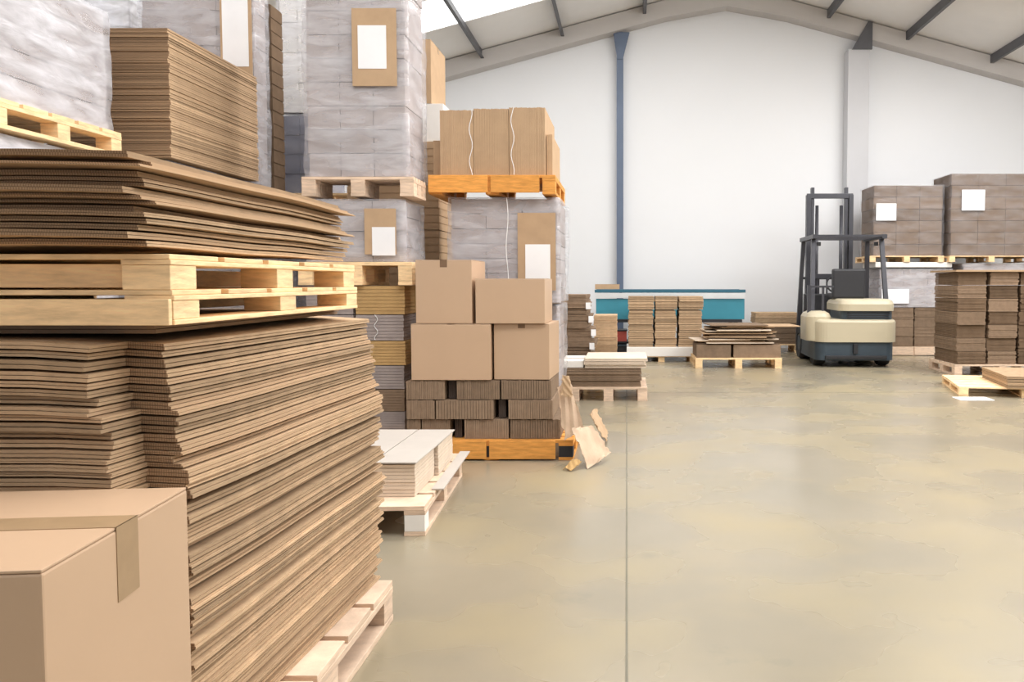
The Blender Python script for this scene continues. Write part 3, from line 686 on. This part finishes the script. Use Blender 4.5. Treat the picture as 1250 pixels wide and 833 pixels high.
# ------------------------------------------------------------------ forklift
def wheel(parent, x, y, r, wdt, nm='wheel'):
    bm = bmesh.new(); prof = [(r*.55, -wdt/2), (r*.93, -wdt/2), (r, -wdt*.32), (r, wdt*.32), (r*.93, wdt/2), (r*.55, wdt/2)]
    seg = 28; rings = []
    for k in range(seg):
        a = 2*math.pi*k/seg
        rings.append([bm.verts.new((x+p[1], y+p[0]*math.cos(a), r+p[0]*math.sin(a))) for p in prof])
    for k in range(seg):
        for i in range(len(prof)-1): bm.faces.new((rings[k][i], rings[(k+1) % seg][i], rings[(k+1) % seg][i+1], rings[k][i+1]))
        bm.faces.new((rings[k][-1], rings[(k+1) % seg][-1], rings[(k+1) % seg][0], rings[k][0]))
    wo = obj(nm, bm, 'rubber', parent, smooth=False)
    bm = bmesh.new(); bmesh.ops.create_cone(bm, cap_ends=True, segments=20, radius1=r*.56, radius2=r*.56, depth=wdt*.8, matrix=Matrix.Translation((x, y, r)) @ Matrix.Rotation(rad(90), 4, 'Y'))
    obj('hub', bm, 'cream', wo)
def bar(bm, a, b, w_, d_):
    a, b = Vector(a), Vector(b); d = (b-a).normalized(); s = d.cross(Vector((1, 0, 0)))
    if s.length < .1: s = d.cross(Vector((0, 1, 0)))
    s.normalize(); u = d.cross(s)
    v = [bm.verts.new(p + i*s*d_/2 + j*u*w_/2) for p in (a, b) for (i, j) in ((-1,-1),(1,-1),(1,1),(-1,1))]
    for f in ((0,1,2,3),(7,6,5,4),(0,4,5,1),(1,5,6,2),(2,6,7,3),(3,7,4,0)): bm.faces.new([v[i] for i in f])
fk = thing('forklift', 'cream and dark blue-grey forklift truck seen from behind at the back of the hall', 'forklift', (3.22, 11.50, 0), rad(-2))
# counterweight: rounded cream band (plan outline with rounded rear corners, extruded up)
def plan(bm, x0, x1, y0, y1, r, z0, z1, top=0.0):
    pts = []
    for (cx_, cy_, a0) in ((x0+r, y0+r, 180), (x1-r, y0+r, 270)):
        for k in range(9): a = rad(a0+90*k/8); pts.append((cx_+r*math.cos(a), cy_+r*math.sin(a)))
    pts += [(x1, y1), (x0, y1)]
    lv = [(0, z0)] + ([(0, z1)] if not top else [(0, z1-top), (top*.3, z1-top*.4), (top, z1)])
    rows = []
    mx, my = (x0+x1)/2, (y0+y1)/2
    for ins, z_ in lv: rows.append([bm.verts.new((mx+(p[0]-mx)*(1-ins/((x1-x0)/2)), my+(p[1]-my)*(1-ins/((y1-y0)/2)), z_)) for p in pts])
    for i in range(len(rows)-1):
        for k in range(len(pts)): bm.faces.new((rows[i][k], rows[i][(k+1)%len(pts)], rows[i+1][(k+1)%len(pts)], rows[i+1][k]))
    bm.faces.new(rows[0][::-1]); bm.faces.new(rows[-1])
bm = bmesh.new(); plan(bm, -.56, .60, -.02, .95, .20, .36, .68, .04); obj('counterweight', bm, 'cream', fk)
bm = bmesh.new(); plan(bm, -.19, .54, .02, .80, .14, .68, .80); obj('grille', bm, 'fork_dark', fk)
for q in range(3): bobj('louvre', (-.12, .47, .010, .022, .70+q*.032, .712+q*.032), 'black', fk)
bm = bmesh.new(); plan(bm, -.23, .56, -.02, .86, .16, .80, .965, .07); obj('hood', bm, 'cream', fk)
bm = bmesh.new(); plan(bm, -.66, -.30, .10, .62, .14, .37, .79, .08); obj('side_cover', bm, 'cream', fk)
bm = bmesh.new(); plan(bm, -.54, .56, .02, 1.75, .15, .10, .358); obj('chassis', bm, 'fork_dark', fk)
bobj('tow_pin', (-.03, .03, -.03, .03, .20, .34), 'black', fk, .005)
bobj('bumper_step', (-.42, .44, -.015, .05, .12, .17), 'black', fk, .008)
for xx in (-.45, .47):
    wheel(fk, xx, .38, .20, .16); wheel(fk, xx, 1.45, .26, .20)
bobj('floor_plate', (-.52, .54, .80, 1.72, .36, .42), 'black', fk, .006)
bobj('seat_cushion', (-.20, .24, .62, 1.02, .966, 1.04), 'black', fk, .02)
bobj('seat_backrest', (-.22, .26, .50, .62, .966, 1.40), 'black', fk, .03)
bobj('dash_cowl', (-.45, .47, 1.42, 1.62, .42, 1.02), 'black', fk, .02)
bm = bmesh.new(); tube(bm, [(0, 1.42, 1.0), (0, 1.28, 1.15)], .02, 8)
tube(bm, [(.15*math.cos(k*math.pi/12), 1.26+.06*math.sin(k*math.pi/12), 1.17+.13*math.sin(k*math.pi/12)) for k in range(25)], .014, 8); obj('steering_wheel', bm, 'black', fk, smooth=True)
# overhead guard
for sx in (-.53, .55):
    bm = bmesh.new(); bar(bm, (sx, .42, .70), (sx*.92, .62, 1.86), .06, .06); obj('guard_post', bm, 'mast', fk)
    bm = bmesh.new(); bar(bm, (sx, 1.60, .40), (sx*.92, 1.42, 1.86), .06, .06); obj('guard_post', bm, 'mast', fk)
bm = bmesh.new()
for sx in (-.49, .51): bar(bm, (sx, .45, 1.87), (sx, 1.55, 1.87), .07, .06)
for k in range(8): bar(bm, (-.49, .47+k*.152, 1.88), (.51, .47+k*.152, 1.88), .035, .03)
obj('guard_roof', bm, 'mast', fk)
bm = bmesh.new(); bar(bm, (-.62, .30, 1.14), (-.25, .30, 1.14), .03, .03); bar(bm, (-.60, .30, .70), (-.60, .30, 1.16), .05, .05); bar(bm, (-.40, .30, .7), (-.40, .30, 1.14), .03, .03); obj('grab_rail', bm, 'mast', fk)
for sx in (-.40, .44):
    bobj('tail_lamp', (sx-.03, sx+.03, .64, .67, 1.74, 1.80), 'black', fk, .008)
# mast
for sx in (-.33, .35):
    bm = bmesh.new(); box(bm, sx-.035, sx+.035, 1.84, 1.96, .08, 2.62); obj('mast_rail', bm, 'mast', fk, .004)
    s2 = sx*.80; bm = bmesh.new(); box(bm, s2-.025, s2+.025, 1.87, 1.97, .12, 2.74); obj('inner_mast_rail', bm, 'mast', fk, .004)
    bm = bmesh.new(); tube(bm, [(s2*.72, 1.90, .15), (s2*.72, 1.90, 2.45)], .028, 10); obj('lift_cylinder', bm, 'mast', fk, smooth=True)
for z_ in (.35, 1.30, 2.60):
    bobj('mast_crossbar', (-.36, .38, 1.85, 1.90, z_-.04, z_+.04), 'mast', fk, .004)
bobj('carriage', (-.42, .44, 1.98, 2.04, .18, .26), 'mast', fk, .004); bobj('carriage', (-.42, .44, 1.98, 2.04, .52, .60), 'mast', fk, .004)
bm = bmesh.new()
for k in range(7): box(bm, -.40+k*.135-.012, -.40+k*.135+.012, 1.99, 2.02, .6, 1.25)
box(bm, -.42, .44, 1.985, 2.025, 1.25, 1.29); obj('load_backrest', bm, 'mast', fk)
for sx in (-.25, .27):
    bm = bmesh.new(); box(bm, sx-.05, sx+.05, 2.04, 2.08, .06, .62); box(bm, sx-.05, sx+.05, 2.04, 3.05, .04, .075); obj('fork', bm, 'mast', fk)

# ------------------------------------------------------------------ right-hand stacks
pallet('pale board pallet under the stack right behind the forklift', 4.10, 5.35, 13.4, 14.2, 0, .144, 'wood_pale', solid=True)
for r in range(4):
    for c in range(2):
        pack('brown carton pack, %s row %s side, under the wrapped load right of the forklift' % (['lowest', 'second', 'third', 'top'][r], ['forklift', 'outer'][c]), 4.12+c*.61, 4.12+c*.61+.59, 13.42, 14.1, .146+r*.161, .146+r*.161+.157, 'sheet_dark', 8, group='carton packs right of the forklift', jit=.012)
wrapped('small film-wrapped load with white cover right of the forklift hood', 4.12, 5.34, 13.40, 14.1, .792, 1.44, 'grey_card', 4, 'film', lab=[(.02, .40, .10, .48, 'paper')])
o = bobj('white_board', (4.05, 5.30, 13.37, 14.1, 1.445, 1.53), 'white_card', None, .01); tag(o, 'white cover sheet on the wrapped load right of the forklift', 'cover')
pallet('dark wooden pallet under the upper wrapped load beside the forklift', 3.95, 5.16, 13.35, 14.2, 1.532, .10, 'wood')
wrapped('upper film-wrapped brown load with paper label just right of the forklift mast', 4.0, 5.17, 13.4, 14.15, 1.633, 2.80, 'brown_dark', 6, 'film_faint', lab=[(.03, .32, .50, .74, 'paper')])
pallet('pallet under the upper wrapped load at the right edge', 5.22, 6.60, 13.3, 14.2, 1.532, .10, 'wood')
wrapped('upper film-wrapped brown load with paper label at the right edge of the photo', 5.23, 6.60, 13.32, 14.15, 1.633, 2.98, 'brown_dark', 7, 'film_faint', lab=[(.12, .40, .55, .80, 'paper')])
pallet('floor pallet under the hidden lower load at the back right', 5.5, 6.6, 13.4, 14.2, 0, .144, 'wood')
wrapped('lower film-wrapped load at the back right behind the tall brown stack', 5.48, 6.6, 13.4, 14.1, .145, 1.53, 'grey_card', 7, 'film')
pallet('wooden pallet under the tall brown carton stack on the right', 4.22, 5.47, 10.5, 11.4, 0, .144, 'wood_pale')
for r in range(7):
    for c, (a, b) in enumerate(((4.12, 4.52), (4.53, 4.92), (4.93, 5.34))):
        pack('brown carton pack, %s row and %s column of the tall stack on the right' % (['bottom', 'second', 'third', 'fourth', 'fifth', 'sixth', 'top'][r], ['aisle-side', 'middle', 'outer'][c]), a+.13+R.uniform(-.01, .015), b+.12+R.uniform(-.025, 0), 10.5+R.uniform(0, .04), 11.3, .146+r*.170, .146+r*.170+.166,
             ['sheet_dark', 'brown_dark'][(c == 2) or (r+c) % 2 == 0], 8, group='carton packs of the tall right stack', jit=.014)
sheets(2, 1.337, .012, 4.20, 5.50, 10.45, 11.35, 'wide flat carton lid lying over the tall brown stack on the right', 'flat lids on the tall right stack', mat='kraft', plies=1)
# low pallet with sheets, front right
pallet('orange-brown wooden pallet on the floor at the right edge, flat cartons on it', 3.62, 4.95, 8.46, 9.6, 0, .10, 'wood', rz=-.22)
sheets(4, .102, .032, 4.02, 5.2, 8.36, 9.35, 'pale flattened carton on the low pallet at the right edge', 'pale flattened cartons at the right edge', mats=['sheet_pale', 'sheet'], rz=-.16, jr=0, wave=.0, fill=.85)
o = sheets(1, .001, .004, 3.40, 3.74, 8.28, 8.52, 'white sheet of paper lying on the floor before the right-hand pallet', None, mat='paper', plies=1, name='paper_sheet', nx=3, ny=3, wave=.001)[0]
o['category'] = 'paper'
